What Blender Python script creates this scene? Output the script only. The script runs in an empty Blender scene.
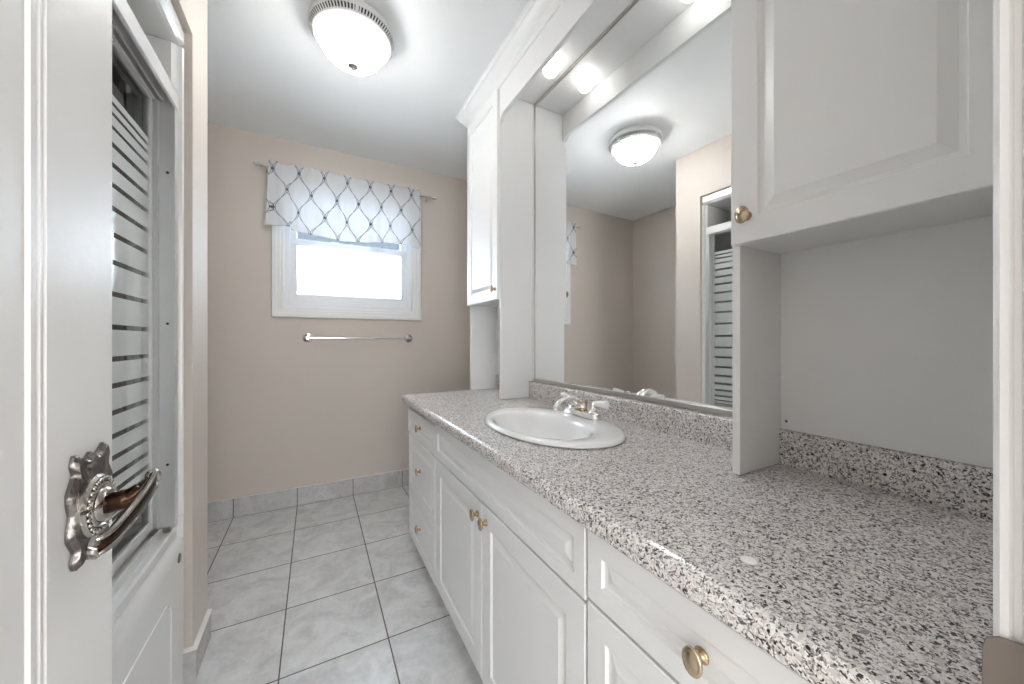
import bpy, bmesh, math, random
from mathutils import Vector, Matrix
C = bpy.context.scene
PI = math.pi
random.seed(4)

# ------------------------------------------------------------------ camera
F_PX, YAW, CX, CY, CAM_H = 356.32, 0.489306, 504.67, 340.70, 1.10
cam_d = bpy.data.cameras.new('camera'); cam = bpy.data.objects.new('camera', cam_d)
C.collection.objects.link(cam)
cam.location = (0, 0, CAM_H); cam.rotation_euler = (PI / 2, 0, -YAW)
cam_d.sensor_width = 36.0; cam_d.lens = F_PX * 36 / 1024
cam_d.shift_x = (512 - CX) / 1024; cam_d.shift_y = (CY - 342) / 1024
cam_d.clip_start = 0.02
C.camera = cam

# ------------------------------------------------------------------ world, exposure
w = bpy.data.worlds.new('sky'); C.world = w; w.use_nodes = True
bg = w.node_tree.nodes['Background']
bg.inputs['Color'].default_value = (0.80, 0.90, 1.0, 1); bg.inputs['Strength'].default_value = 1.2
C.view_settings.view_transform = 'Standard'
try: C.view_settings.look = 'None'
except Exception: pass
C.view_settings.gamma = 1; C.view_settings.use_curve_mapping = False
C.view_settings.exposure = 2.2

def area_light(name, loc, rot, sx, sy, power, col, portal=False):
    l = bpy.data.lights.new(name, 'AREA'); l.shape = 'RECTANGLE'; l.size = sx; l.size_y = sy
    l.energy = power; l.color = col
    if portal: l.cycles.is_portal = True
    o = bpy.data.objects.new(name, l); o.location = loc; o.rotation_euler = rot
    C.collection.objects.link(o); return o
area_light('window_sky_portal', (.24, 2.90, 1.75), (-PI / 2, 0, 0), .80, .80, 1, (1, 1, 1), True)
area_light('hall_fill_light', (-.02, -1.78, 1.25), (PI / 2, 0, 0), 1.8, 2.1, 14.0, (.95, .975, 1.0))  # added soft fill through the doorway from the unseen hall; no window modelled there
area_light('window_daylight', (.24, 2.93, 1.80), (-PI / 2, 0, 0), .72, .70, 30.0, (.84, .92, 1.0))

# ------------------------------------------------------------------ materials
def mat(name, col, rough=.5, metal=0, spec=.5, coat=0, emis=None, es=0, bump=0, bscale=40, var=0, vscale=3, detail=4):
    m = bpy.data.materials.new(name); m.use_nodes = True
    nt = m.node_tree; b = nt.nodes['Principled BSDF']
    b.inputs['Base Color'].default_value = (*col, 1); b.inputs['Roughness'].default_value = rough
    b.inputs['Metallic'].default_value = metal; b.inputs['Specular IOR Level'].default_value = spec
    b.inputs['Coat Weight'].default_value = coat
    if emis: b.inputs['Emission Color'].default_value = (*emis, 1); b.inputs['Emission Strength'].default_value = es
    tc = nt.nodes.new('ShaderNodeTexCoord')
    if bump:
        n = nt.nodes.new('ShaderNodeTexNoise'); n.inputs['Scale'].default_value = bscale; n.inputs['Detail'].default_value = detail
        nt.links.new(tc.outputs['Object'], n.inputs['Vector'])
        bp = nt.nodes.new('ShaderNodeBump'); bp.inputs['Strength'].default_value = bump; bp.inputs['Distance'].default_value = .002
        nt.links.new(n.outputs['Fac'], bp.inputs['Height']); nt.links.new(bp.outputs['Normal'], b.inputs['Normal'])
    if var:
        n = nt.nodes.new('ShaderNodeTexNoise'); n.inputs['Scale'].default_value = vscale; n.inputs['Detail'].default_value = 3
        nt.links.new(tc.outputs['Object'], n.inputs['Vector'])
        mx = nt.nodes.new('ShaderNodeMix'); mx.data_type = 'RGBA'
        mx.inputs['A'].default_value = (*[c * (1 - var) for c in col], 1); mx.inputs['B'].default_value = (*[min(1, c * (1 + var)) for c in col], 1)
        nt.links.new(n.outputs['Fac'], mx.inputs['Factor']); nt.links.new(mx.outputs['Result'], b.inputs['Base Color'])
    return m

M = {}
M['wall'] = mat('beige_wall_paint', (.645, .583, .527), .6, bump=.15, bscale=180, var=.02)
M['ceiling'] = mat('ceiling_paint', (.90, .91, .905), .55, bump=.12, bscale=60, var=.012)
M['white'] = mat('white_cabinet_finish', (.86, .86, .855), .32, var=.01, vscale=5)
M['niche'] = mat('white_melamine', (.83, .83, .825), .45, var=.03, vscale=6)
M['trim'] = mat('white_trim_paint', (.82, .82, .81), .35, bump=.05, bscale=90)
M['doorpaint'] = mat('white_door_paint', (.82, .815, .80), .38, bump=.3, bscale=55, var=.012)
M['acrylic'] = mat('white_acrylic', (.84, .84, .83), .15, coat=.4)
M['porcelain'] = mat('white_porcelain', (.93, .93, .93), .06, coat=.6)
M['cap'] = mat('white_plastic', (.97, .97, .97), .6, spec=.2)
M['alu'] = mat('painted_aluminium', (.66, .67, .67), .32, metal=.35)
M['aluwhite'] = mat('white_aluminium', (.78, .78, .77), .3, metal=.1)
M['chrome'] = mat('chrome', (.80, .79, .77), .10, metal=1)
M['nickel'] = mat('brushed_nickel', (.55, .53, .50), .28, metal=1, bump=.1, bscale=300)
M['brass'] = mat('antique_brass', (.46, .35, .22), .22, metal=1, var=.15, vscale=60)
M['brasspale'] = mat('pale_polished_brass', (.58, .47, .34), .18, metal=1)
M['bronze'] = mat('aged_bronze', (.055, .030, .020), .22, metal=1, var=.5, vscale=60)
M['pewter'] = mat('antique_pewter', (.20, .185, .175), .24, metal=1, bump=.5, bscale=120, var=.3, vscale=50)
M['handlemetal'] = mat('worn_silver_plate', (.44, .42, .39), .22, metal=1, bump=.3, bscale=150, var=.35, vscale=40)
M['steel'] = mat('dull_steel', (.20, .18, .16), .42, metal=1)
M['dark'] = mat('black_plastic', (.02, .02, .02), .5)
M['gap'] = mat('dark_gap', (.10, .085, .07), .8)
M['grout'] = mat('white_caulk', (.78, .76, .73), .5)
M['sill'] = mat('pvc_window', (.80, .82, .84), .3)
M['wood'] = mat('hall_floor_wood', (.25, .15, .09), .4, var=.3, vscale=8)
M['trackdark'] = mat('track_channel', (.30, .30, .30), .4, metal=.5)
M['mirror'] = mat('mirror_silver', (.93, .94, .94), .0, metal=1)

def tile_material(name, x0, y0, T, ax=(0, 1), base=(.70, .70, .70), gw=.0046, grout=(.11, .095, .085)):
    m = bpy.data.materials.new(name); m.use_nodes = True
    nt = m.node_tree; N = nt.nodes; L = nt.links; b = N['Principled BSDF']
    tc = N.new('ShaderNodeTexCoord'); sp = N.new('ShaderNodeSeparateXYZ'); L.new(tc.outputs['Object'], sp.inputs[0])
    def ma(op, a, c=None):
        n = N.new('ShaderNodeMath'); n.operation = op
        for i, v in enumerate((a, c)):
            if v is None: continue
            if isinstance(v, (int, float)): n.inputs[i].default_value = v
            else: L.new(v, n.inputs[i])
        return n.outputs[0]
    ds = []; cells = []
    for k, o0 in ((ax[0], x0), (ax[1], y0)):
        if k is None: continue
        u = ma('DIVIDE', ma('SUBTRACT', sp.outputs[k], o0), T)
        cells.append(ma('FLOOR', u)); fr = ma('FRACT', u)
        ds.append(ma('MULTIPLY', ma('MINIMUM', fr, ma('SUBTRACT', 1.0, fr)), T))
    d = ds[0] if len(ds) == 1 else ma('MINIMUM', ds[0], ds[1])
    mask = ma('LESS_THAN', d, gw / 2)
    cell = ma('ADD', ma('MULTIPLY', cells[0], 7.31), ma('MULTIPLY', cells[-1], 3.17))
    cmb = N.new('ShaderNodeCombineXYZ'); L.new(cell, cmb.inputs[2])
    ad = N.new('ShaderNodeVectorMath'); ad.operation = 'ADD'; L.new(tc.outputs['Object'], ad.inputs[0]); L.new(cmb.outputs[0], ad.inputs[1])
    n1 = N.new('ShaderNodeTexNoise'); n1.inputs['Scale'].default_value = 8.0; n1.inputs['Detail'].default_value = 7; n1.inputs['Roughness'].default_value = .62; n1.inputs['Distortion'].default_value = 1.2
    L.new(ad.outputs[0], n1.inputs['Vector'])
    cr = N.new('ShaderNodeValToRGB'); L.new(n1.outputs['Fac'], cr.inputs[0])
    cr.color_ramp.elements[0].position = .28; cr.color_ramp.elements[0].color = (*[c * .77 for c in base], 1)
    cr.color_ramp.elements[1].position = .62; cr.color_ramp.elements[1].color = (*[c * 1.06 for c in base], 1)
    n2 = N.new('ShaderNodeTexNoise'); n2.inputs['Scale'].default_value = 60; n2.inputs['Detail'].default_value = 3
    L.new(tc.outputs['Object'], n2.inputs['Vector'])
    mx0 = N.new('ShaderNodeMix'); mx0.data_type = 'RGBA'; mx0.blend_type = 'OVERLAY'; mx0.inputs['Factor'].default_value = .25
    L.new(cr.outputs[0], mx0.inputs['A']); L.new(n2.outputs['Fac'], mx0.inputs['B'])
    mx = N.new('ShaderNodeMix'); mx.data_type = 'RGBA'; L.new(mask, mx.inputs['Factor'])
    L.new(mx0.outputs['Result'], mx.inputs['A']); mx.inputs['B'].default_value = (*grout, 1)
    L.new(mx.outputs['Result'], b.inputs['Base Color'])
    r = ma('ADD', .24, ma('MULTIPLY', mask, .5)); L.new(r, b.inputs['Roughness'])
    bp = N.new('ShaderNodeBump'); bp.inputs['Strength'].default_value = .5; bp.inputs['Distance'].default_value = .002; bp.invert = True
    L.new(mask, bp.inputs['Height']); L.new(bp.outputs['Normal'], b.inputs['Normal'])
    return m
GX, GY, T = .240, 1.366, .344
M['floor'] = tile_material('marbled_grey_floor_tile', GX, GY, T)
M['basetile_b'] = tile_material('marbled_grey_base_tile', GX, 0, T, ax=(0, None), base=(.60, .60, .60))
M['basetile_l'] = tile_material('marbled_grey_base_tile_side', GY, 0, T, ax=(1, None), base=(.58, .57, .56))

def speckle():
    m = bpy.data.materials.new('speckled_granite_laminate'); m.use_nodes = True
    N = m.node_tree.nodes; L = m.node_tree.links; b = N['Principled BSDF']
    tc = N.new('ShaderNodeTexCoord')
    nz = N.new('ShaderNodeTexNoise'); nz.inputs['Scale'].default_value = 160; nz.inputs['Detail'].default_value = 2
    L.new(tc.outputs['Object'], nz.inputs['Vector'])
    sc = N.new('ShaderNodeVectorMath'); sc.operation = 'SCALE'; sc.inputs['Scale'].default_value = .010; L.new(nz.outputs['Color'], sc.inputs[0])
    ad = N.new('ShaderNodeVectorMath'); ad.operation = 'ADD'; L.new(tc.outputs['Object'], ad.inputs[0]); L.new(sc.outputs[0], ad.inputs[1])
    def vor(scale):
        v = N.new('ShaderNodeTexVoronoi'); v.inputs['Scale'].default_value = scale; L.new(ad.outputs[0], v.inputs['Vector'])
        s = N.new('ShaderNodeSeparateColor'); L.new(v.outputs['Color'], s.inputs[0]); return s.outputs[0], s.outputs[1]
    a, a2 = vor(310); c, c2 = vor(440)
    def ramp(inp, els):
        r = N.new('ShaderNodeValToRGB'); r.color_ramp.interpolation = 'CONSTANT'
        e = r.color_ramp.elements
        while len(e) < len(els): e.new(.5)
        for k, (p, col) in enumerate(els): e[k].position = p; e[k].color = (*col, 1)
        L.new(inp, r.inputs[0]); return r.outputs[0]
    r1 = ramp(a, [(0, (.02, .018, .02)), (.13, (.14, .125, .12)), (.21, (.36, .33, .31)), (.31, (.66, .61, .58)), (.60, (.82, .79, .77)), (.80, (.91, .885, .87))])
    r2 = ramp(c, [(0, (.07, .065, .065)), (.13, (.33, .30, .29)), (.30, (.68, .63, .60)), (.55, (.86, .84, .82))])
    mk = N.new('ShaderNodeMath'); mk.operation = 'GREATER_THAN'; L.new(c2, mk.inputs[0]); mk.inputs[1].default_value = .55
    mx = N.new('ShaderNodeMix'); mx.data_type = 'RGBA'; L.new(mk.outputs[0], mx.inputs['Factor']); L.new(r1, mx.inputs['A']); L.new(r2, mx.inputs['B'])
    L.new(mx.outputs['Result'], b.inputs['Base Color']); b.inputs['Roughness'].default_value = .20; b.inputs['Specular IOR Level'].default_value = .5
    return m
M['counter'] = speckle()

def glass_mat(name, col=(1, 1, 1), rough=0, alpha=.12):
    m = bpy.data.materials.new(name); m.use_nodes = True
    N = m.node_tree.nodes; L = m.node_tree.links; N.remove(N['Principled BSDF']); out = N['Material Output']
    t = N.new('ShaderNodeBsdfTransparent'); t.inputs[0].default_value = (*col, 1)
    g = N.new('ShaderNodeBsdfGlossy'); g.inputs['Roughness'].default_value = rough
    fr = N.new('ShaderNodeFresnel'); fr.inputs['IOR'].default_value = 1.5
    mx = N.new('ShaderNodeMixShader'); L.new(fr.outputs[0], mx.inputs[0]); L.new(t.outputs[0], mx.inputs[1]); L.new(g.outputs[0], mx.inputs[2])
    L.new(mx.outputs[0], out.inputs[0]); return m
M['clear'] = glass_mat('clear_glass', (.93, .95, .94))
def trans_mat(name, col, tfac, transl, gloss=0):
    """diffuse + translucent + a see-through share"""
    m = bpy.data.materials.new(name); m.use_nodes = True
    N = m.node_tree.nodes; L = m.node_tree.links; N.remove(N['Principled BSDF']); out = N['Material Output']
    d = N.new('ShaderNodeBsdfDiffuse'); d.inputs[0].default_value = (*col, 1)
    tl = N.new('ShaderNodeBsdfTranslucent'); tl.inputs[0].default_value = (*col, 1)
    tp = N.new('ShaderNodeBsdfTransparent')
    a = N.new('ShaderNodeMixShader'); a.inputs[0].default_value = transl; L.new(d.outputs[0], a.inputs[1]); L.new(tl.outputs[0], a.inputs[2])
    b = N.new('ShaderNodeMixShader'); b.inputs[0].default_value = tfac; L.new(a.outputs[0], b.inputs[1]); L.new(tp.outputs[0], b.inputs[2])
    last = b
    if gloss:
        g = N.new('ShaderNodeBsdfGlossy'); g.inputs['Roughness'].default_value = .08
        fr = N.new('ShaderNodeFresnel'); fr.inputs['IOR'].default_value = 1.45
        c = N.new('ShaderNodeMixShader'); L.new(fr.outputs[0], c.inputs[0]); L.new(b.outputs[0], c.inputs[1]); L.new(g.outputs[0], c.inputs[2]); last = c
    L.new(last.outputs[0], out.inputs[0]); return m, d, tl, b
M['frost'] = trans_mat('frosted_stripe_glass', (.86, .90, .885), .10, .25, 1)[0]
M['frostpane'] = trans_mat('obscure_window_glass', (.60, .62, .64), .04, .8, 1)[0]
M['windowglass'] = glass_mat('tinted_window_glass', (.30, .315, .33))

def curtain_mat():
    m, d, tl, b = trans_mat('sheer_fabric_ogee_print', (.88, .89, .90), .3, .16)
    N = m.node_tree.nodes; L = m.node_tree.links
    uv = N.new('ShaderNodeTexCoord'); sp = N.new('ShaderNodeSeparateXYZ'); L.new(uv.outputs['UV'], sp.inputs[0])
    def ma(op, a, c=None):
        n = N.new('ShaderNodeMath'); n.operation = op
        for i, v in enumerate((a, c)):
            if v is None: continue
            if isinstance(v, (int, float)): n.inputs[i].default_value = v
            else: L.new(v, n.inputs[i])
        return n.outputs[0]
    u = sp.outputs[0]; v = sp.outputs[1]          # u, v in ogee periods
    cv = ma('COSINE', ma('MULTIPLY', v, 2 * PI))
    masks = []
    for sgn, off in ((1, 0), (-1, .5)):
        for a in (.198, .272):
            q = ma('SUBTRACT', u, ma('ADD', off, ma('MULTIPLY', cv, a * sgn)))
            q = ma('FRACT', ma('ADD', q, .5)); q = ma('ABSOLUTE', ma('SUBTRACT', q, .5))
            masks.append(ma('LESS_THAN', q, .014))
    k = masks[0]
    for x in masks[1:]: k = ma('MAXIMUM', k, x)
    # knots where the ribbons meet
    vv = ma('ABSOLUTE', ma('SUBTRACT', ma('FRACT', ma('ADD', ma('MULTIPLY', v, 2), .5)), .5))
    uu = ma('ABSOLUTE', ma('SUBTRACT', ma('FRACT', ma('ADD', ma('SUBTRACT', u, ma('MULTIPLY', cv, .24)), .5)), .5))
    kn = ma('MULTIPLY', ma('LESS_THAN', vv, .055), ma('LESS_THAN', uu, .036))
    k2 = ma('MAXIMUM', ma('MULTIPLY', k, .85), kn)
    mx = N.new('ShaderNodeMix'); mx.data_type = 'RGBA'; L.new(k2, mx.inputs['Factor'])
    mx.inputs['A'].default_value = (.88, .89, .90, 1); mx.inputs['B'].default_value = (.10, .115, .15, 1)
    L.new(mx.outputs['Result'], d.inputs[0]); L.new(mx.outputs['Result'], tl.inputs[0])
    tf = ma('MULTIPLY', ma('SUBTRACT', 1.0, k2), .36); L.new(tf, b.inputs[0])
    return m
M['curtain'] = curtain_mat()

def bowl_mat():
    m = mat('ribbed_lamp_glass', (.9, .9, .88), .25)
    N = m.node_tree.nodes; L = m.node_tree.links; b = N['Principled BSDF']
    tc = N.new('ShaderNodeTexCoord'); sp = N.new('ShaderNodeSeparateXYZ'); L.new(tc.outputs['Object'], sp.inputs[0])
    at = N.new('ShaderNodeMath'); at.operation = 'ARCTAN2'; L.new(sp.outputs[1], at.inputs[0]); L.new(sp.outputs[0], at.inputs[1])
    mu = N.new('ShaderNodeMath'); mu.operation = 'MULTIPLY'; L.new(at.outputs[0], mu.inputs[0]); mu.inputs[1].default_value = 36
    si = N.new('ShaderNodeMath'); si.operation = 'SINE'; L.new(mu.outputs[0], si.inputs[0])
    gt = N.new('ShaderNodeMath'); gt.operation = 'GREATER_THAN'; L.new(si.outputs[0], gt.inputs[0]); gt.inputs[1].default_value = -.45
    mr = N.new('ShaderNodeMath'); mr.operation = 'MULTIPLY_ADD'; L.new(gt.outputs[0], mr.inputs[0]); mr.inputs[1].default_value = BOWL; mr.inputs[2].default_value = .22
    b.inputs['Emission Color'].default_value = (1, .985, .96, 1); L.new(mr.outputs[0], b.inputs['Emission Strength']); b.inputs['Base Color'].default_value = (.5, .5, .49, 1)
    return m
BOWL, BULB = 9.5, 1.5
M['bowl'] = bowl_mat()
M['globe'] = mat('lit_opal_globe', (.95, .95, .93), .3, emis=(1, .98, .95), es=BULB)

# ------------------------------------------------------------------ mesh helpers
def NB(): return bmesh.new()
def box(bm, x0, x1, y0, y1, z0, z1):
    v = [bm.verts.new((x, y, z)) for x in (x0, x1) for y in (y0, y1) for z in (z0, z1)]
    for f in ((0, 1, 3, 2), (4, 6, 7, 5), (0, 4, 5, 1), (2, 3, 7, 6), (0, 2, 6, 4), (1, 5, 7, 3)): bm.faces.new([v[i] for i in f])
    return v
def rings(bm, rs, cap0=True, cap1=True, closed=True):
    vs = [[bm.verts.new(p) for p in r] for r in rs]
    n = len(vs[0])
    for a, b in zip(vs, vs[1:]):
        for i in range(n if closed else n - 1): bm.faces.new((a[i], a[(i + 1) % n], b[(i + 1) % n], b[i]))
    if cap0: bm.faces.new(vs[0][::-1])
    if cap1: bm.faces.new(vs[-1])
    return vs
def lathe(bm, prof, c=(0, 0, 0), axis='z', seg=32, sx=1, sy=1):
    rs = []
    for r, h in prof:
        ring = []
        for i in range(seg):
            a = 2 * PI * i / seg; p, q = r * math.cos(a) * sx, r * math.sin(a) * sy
            if axis == 'z': ring.append((c[0] + p, c[1] + q, c[2] + h))
            elif axis == 'x': ring.append((c[0] + h, c[1] + p, c[2] + q))
            elif axis == '-x': ring.append((c[0] - h, c[1] + p, c[2] + q))
            else: ring.append((c[0] + p, c[1] + h, c[2] + q))
        rs.append(ring)
    rings(bm, rs)
def tube(bm, pts, rad, seg=14, flat=1.0, up=Vector((0, 0, 1))):
    pts = [Vector(p) for p in pts]
    if not isinstance(rad, (list, tuple)): rad = [rad] * len(pts)
    rs = []
    for i, p in enumerate(pts):
        d = (pts[min(i + 1, len(pts) - 1)] - pts[max(i - 1, 0)]).normalized()
        u = up if abs(d.dot(up)) < .95 else Vector((1, 0, 0))
        s = d.cross(u).normalized(); t = s.cross(d).normalized()
        rs.append([tuple(p + s * (rad[i] * flat * math.cos(2 * PI * k / seg)) + t * (rad[i] * math.sin(2 * PI * k / seg))) for k in range(seg)])
    rings(bm, rs)
def smooth_path(pts, n=8):
    P = [Vector(p) for p in pts]; out = []
    for i in range(len(P) - 1):
        a, b, c, d = P[max(i - 1, 0)], P[i], P[i + 1], P[min(i + 2, len(P) - 1)]
        for k in range(n):
            t = k / n
            out.append(.5 * ((2 * b) + (c - a) * t + (2 * a - 5 * b + 4 * c - d) * t * t + (3 * b - a - 3 * c + d) * t ** 3))
    out.append(P[-1]); return out
def extrude_prof(bm, prof, y0, y1):              # prof (x,z) closed, along y
    rings(bm, [[(x, y0, z) for x, z in prof], [(x, y1, z) for x, z in prof]])
def panel(bm, plane, a0, a1, z0, z1, rs, thick, axis='x', sgn=-1):
    """raised panel front: rs list of (inset, depth behind face)"""
    def P(a, z, d):
        o = plane - sgn * d
        return (o, a, z) if axis == 'x' else (a, o, z)
    seq = [(0, thick)] + rs
    R = [[P(a0 + i, z0 + i, d), P(a1 - i, z0 + i, d), P(a1 - i, z1 - i, d), P(a0 + i, z1 - i, d)] for i, d in seq]
    rings(bm, R)
def shell(name, bm, m, parent=None, bev=0, smooth=False, mats=None):
    bmesh.ops.recalc_face_normals(bm, faces=bm.faces)
    if parent is not None:
        off = -W(parent); bmesh.ops.translate(bm, verts=bm.verts, vec=off)
    me = bpy.data.meshes.new(name); bm.to_mesh(me); bm.free()
    o = bpy.data.objects.new(name, me); C.collection.objects.link(o)
    for k in (mats or [m]): me.materials.append(M[k] if isinstance(k, str) else k)
    if parent is not None: o.parent = parent
    if smooth:
        for p in me.polygons: p.use_smooth = True
        if hasattr(me, 'set_sharp_from_angle'): me.set_sharp_from_angle(angle=math.radians(35))
    if bev:
        md = o.modifiers.new('bevel', 'BEVEL'); md.width = bev; md.segments = 2; md.limit_method = 'ANGLE'
    return o
def W(o):
    v = o.location.copy()
    while o.parent: o = o.parent; v += o.location
    return v
def obj(name, bm, m, parent=None, **k): return shell(name, bm, m, parent, **k)
def struct(name, bm, m, parent=None, **k):
    o = shell(name, bm, m, parent, **k)
    if parent is None: o['kind'] = 'structure'
    return o
def thing(name, label, cat, loc, group=None):
    o = bpy.data.objects.new(name, None); C.collection.objects.link(o); o.location = loc; o.empty_display_size = .05
    bpy.context.view_layer.update(); return tag(o, label, cat, group)
def tag(o, label, cat, group=None):
    o['label'] = label; o['category'] = cat
    if group: o['group'] = group
    return o
def pivot(o, loc):                                # move a mesh object's origin without moving the mesh
    o.data.transform(Matrix.Translation(-Vector(loc))); o.location = Vector(loc); return o

# ------------------------------------------------------------------ room shell
CE, YB, XR, XL, XO = 2.43, 2.761, 1.022, -1.15, -.352    # ceiling, far wall, mirror wall, far left wall, shower-front wall
YF, YH = .042, -.06                                    # wall with the doorway
bm = NB(); box(bm, XL - .1, 1.45, -1.9, YB + .12, -.08, 0); struct('floor', bm, 'floor')
bm = NB(); box(bm, XL - .1, 1.45, -1.9, YB + .12, CE, CE + .08); struct('ceiling', bm, 'ceiling')
wx0, wx1, wz0, wz1 = -.185, .665, 1.32, 2.135        # window hole
bm = NB()
box(bm, XL, wx0, YB, YB + .11, 0, CE); box(bm, wx1, 1.35, YB, YB + .11, 0, CE)
box(bm, wx0, wx1, YB, YB + .11, 0, wz0); box(bm, wx0, wx1, YB, YB + .11, wz1, CE)
struct('wall_back', bm, 'wall')
bm = NB(); box(bm, XR, XR + .1, YH, 1.952, 0, CE); box(bm, XR + .1, 1.45, 1.852, 1.952, 0, CE); box(bm, 1.35, 1.45, 1.952, YB + .11, 0, CE)
struct('wall_right', bm, 'wall')
bm = NB()
box(bm, XL - .1, XL, -.05, YB + .11, 0, CE)                 # outer left
box(bm, XL, XO, 1.503, 1.685, 0, CE)                         # partition beside the tub
box(bm, XL, XO, YF, 1.503, 2.098, CE)                      # header above the tub
struct('wall_left', bm, 'wall')
DX0, DX1 = -.245, .395                                    # doorway
bm = NB()
box(bm, XL, DX0 - .02, YH, YF, 0, CE); box(bm, DX1 + .02, XR, YH, YF, 0, CE); box(bm, DX0 - .02, DX1 + .02, YH, YF, 2.06, CE)
struct('wall_front', bm, 'wall')
bm = NB(); box(bm, -1.28, XR + .1, -1.9, -1.8, 0, CE); box(bm, -1.28, -1.18, -1.8, YH, 0, CE); box(bm, XR, XR + .1, -1.8, YH, 0, CE)
struct('wall_hall', bm, 'wall')

# tiled baseboards with a caulk line on top
bm = NB(); box(bm, XL, 1.35, YB - .010, YB - .0005, .001, .117); b = struct('baseboard_back', bm, 'basetile_b')
bm = NB(); box(bm, XL, 1.35, YB - .013, YB - .0006, .1172, .1215); struct('caulk_line', bm, 'grout', parent=b)
bm = NB(); box(bm, XO + .0005, XO + .011, 1.492, 1.685, .001, .098); box(bm, -.373, XO + .0005, 1.492, 1.5025, .001, .098)
b = struct('baseboard_left', bm, 'basetile_l')
bm = NB()
rings(bm, [[(XO + .0006, 1.685, .0982), (XO + .014, 1.685, .0982), (XO + .014, 1.685, .102), (XO + .0006, 1.685, .105)],
           [(XO + .0006, 1.5026, .0982), (XO + .014, 1.489, .0982), (XO + .014, 1.489, .102), (XO + .0006, 1.5026, .105)],
           [(-.373, 1.5026, .0982), (-.373, 1.489, .0982), (-.373, 1.489, .102), (-.373, 1.5026, .105)]])
struct('caulk_line', bm, 'grout', parent=b)

# ------------------------------------------------------------------ window
def rect_frame(bm, x0, x1, z0, z1, prof, y):
    """mitred frame around a rectangle; prof list of (outset, y offset)"""
    R = [[(x0 - o, y + d, z0 - o), (x1 + o, y + d, z0 - o), (x1 + o, y + d, z1 + o), (x0 - o, y + d, z1 + o)] for o, d in prof]
    rings(bm, R + [R[0]], cap0=False, cap1=False)
bm = NB()
cx0, cx1, cz0, cz1 = -.178, .658, 1.327, 2.128
rect_frame(bm, cx0, cx1, cz0, cz1, [(0, .06), (0, -.006), (.006, -.010), (.020, -.010), (.024, -.014), (.042, -.014), (.046, -.018), (.068, -.018), (.072, -.006), (.072, 0), (.02, .001), (.004, .06)], YB - .001)
win = struct('window_1', bm, 'trim')
def wy(y): return YB + y
bm = NB()                                              # vinyl frame inside the casing
box(bm, -.178, .658, YB + .020, YB + .080, 1.318, 1.384)
rect_frame(bm, -.146, .626, 1.359, 2.096, [(0, .085), (0, .018), (.008, .014), (.0335, .014), (.0335, .085)], YB); struct('window_frame', bm, 'sill', parent=win)
bm = NB()                                              # lower sash
rect_frame(bm, -.106, .585, 1.42, 1.745, [(0, .055), (0, .036), (.006, .030), (.042, .030), (.042, .055)], YB)
box(bm, -.14, .62, YB + .020, YB + .034, 1.752, 1.785)
s1 = struct('window_sash', bm, 'sill', parent=win); s1['label'] = 'lower sash with obscure glass'
bm = NB(); box(bm, -.107, .586, YB + .042, YB + .046, 1.419, 1.746); struct('pane', bm, 'frostpane', parent=s1)
bm = NB()
rect_frame(bm, -.106, .585, 1.80, 2.055, [(0, .080), (0, .062), (.006, .058), (.044, .058), (.044, .080)], YB)
s2 = struct('window_sash', bm, 'sill', parent=win)
bm = NB(); box(bm, -.107, .586, YB + .068, YB + .072, 1.799, 2.056); struct('pane', bm, 'windowglass', parent=s2)
bm = NB()
for x in (.10, .38): box(bm, x, x + .05, YB + .008, YB + .0195, 1.775, 1.790)
struct('sash_lock', bm, 'sill', parent=win, bev=.003)

# ------------------------------------------------------------------ open door (left) and jamb (right)
fx = -.23; dy0, dy1 = .03, .643
bm = NB()
prof = [(0, .012), (0, .002), (.002, 0), (.1285, 0), (.1295, .0030), (.1320, .0030), (.1335, .0003), (.1375, .0), (.1390, .0025), (.1405, .0025), (.1420, .0003), (.1500, .0002), (.1515, .0036), (.1550, .0038), (.1575, .0022), (.180, .0020)]
panel(bm, fx, dy0, dy1, .01, 2.03, prof, .036, 'x', 1)
door = struct('door_1', bm, 'doorpaint'); door['label'] = 'white painted door leaf standing open at the left'
# escutcheon
pc = Vector((fx, .582, .914))
ol = []
halfs = [(0, .066), (.010, .060), (.020, .064), (.030, .070), (.034, .058), (.031, .046), (.036, .036), (.041, .026), (.040, .012), (.037, 0),
         (.040, -.012), (.041, -.026), (.036, -.036), (.031, -.046), (.034, -.058), (.028, -.068), (.018, -.062), (.009, -.066), (0, -.070)]
out = halfs + [(-a, b) for a, b in halfs[-2:0:-1]]
out = [(p.x, p.y * .90) for p in smooth_path([(a, b, 0) for a, b in out + out[:1]], 4)[:-1]]
def ring_at(s, x): return [(x, pc.y + a * s, pc.z + b * s) for a, b in out]
bm = NB(); rings(bm, [ring_at(1, fx + .0005), ring_at(1.0, fx + .004), ring_at(.93, fx + .008), ring_at(.84, fx + .0075), ring_at(.6, fx + .009), ring_at(.3, fx + .009)])
hp = obj('handle_plate', bm, 'pewter', door, smooth=True); hp['label'] = 'scalloped antique pewter escutcheon plate'
rc = Vector((fx, .580, .912))
bm = NB(); lathe(bm, [(.0345, .006), (.0345, .010), (.032, .0135), (.0305, .0125), (.0265, .0125), (.0245, .0155), (.0225, .016), (.021, .014), (.0195, .0145), (.018, .018), (.0155, .020), (.010, .020)], (fx, rc.y, rc.z), 'x', 48)
for k in range(26):
    a = 2 * PI * k / 26; bmesh.ops.create_icosphere(bm, subdivisions=2, radius=.0028, matrix=Matrix.Translation((fx + .0135, rc.y + .0285 * math.cos(a), rc.z + .0285 * math.sin(a))))
obj('rose', bm, 'handlemetal', hp, smooth=True)
bm = NB()
tube(bm, smooth_path([(fx + .018, .580, .912), (fx + .034, .580, .914), (fx + .046, .583, .920), (fx + .054, .588, .926)]), [.0115] * 9 + [.0105] * 8 + [.009] * 8, seg=18)
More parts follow.
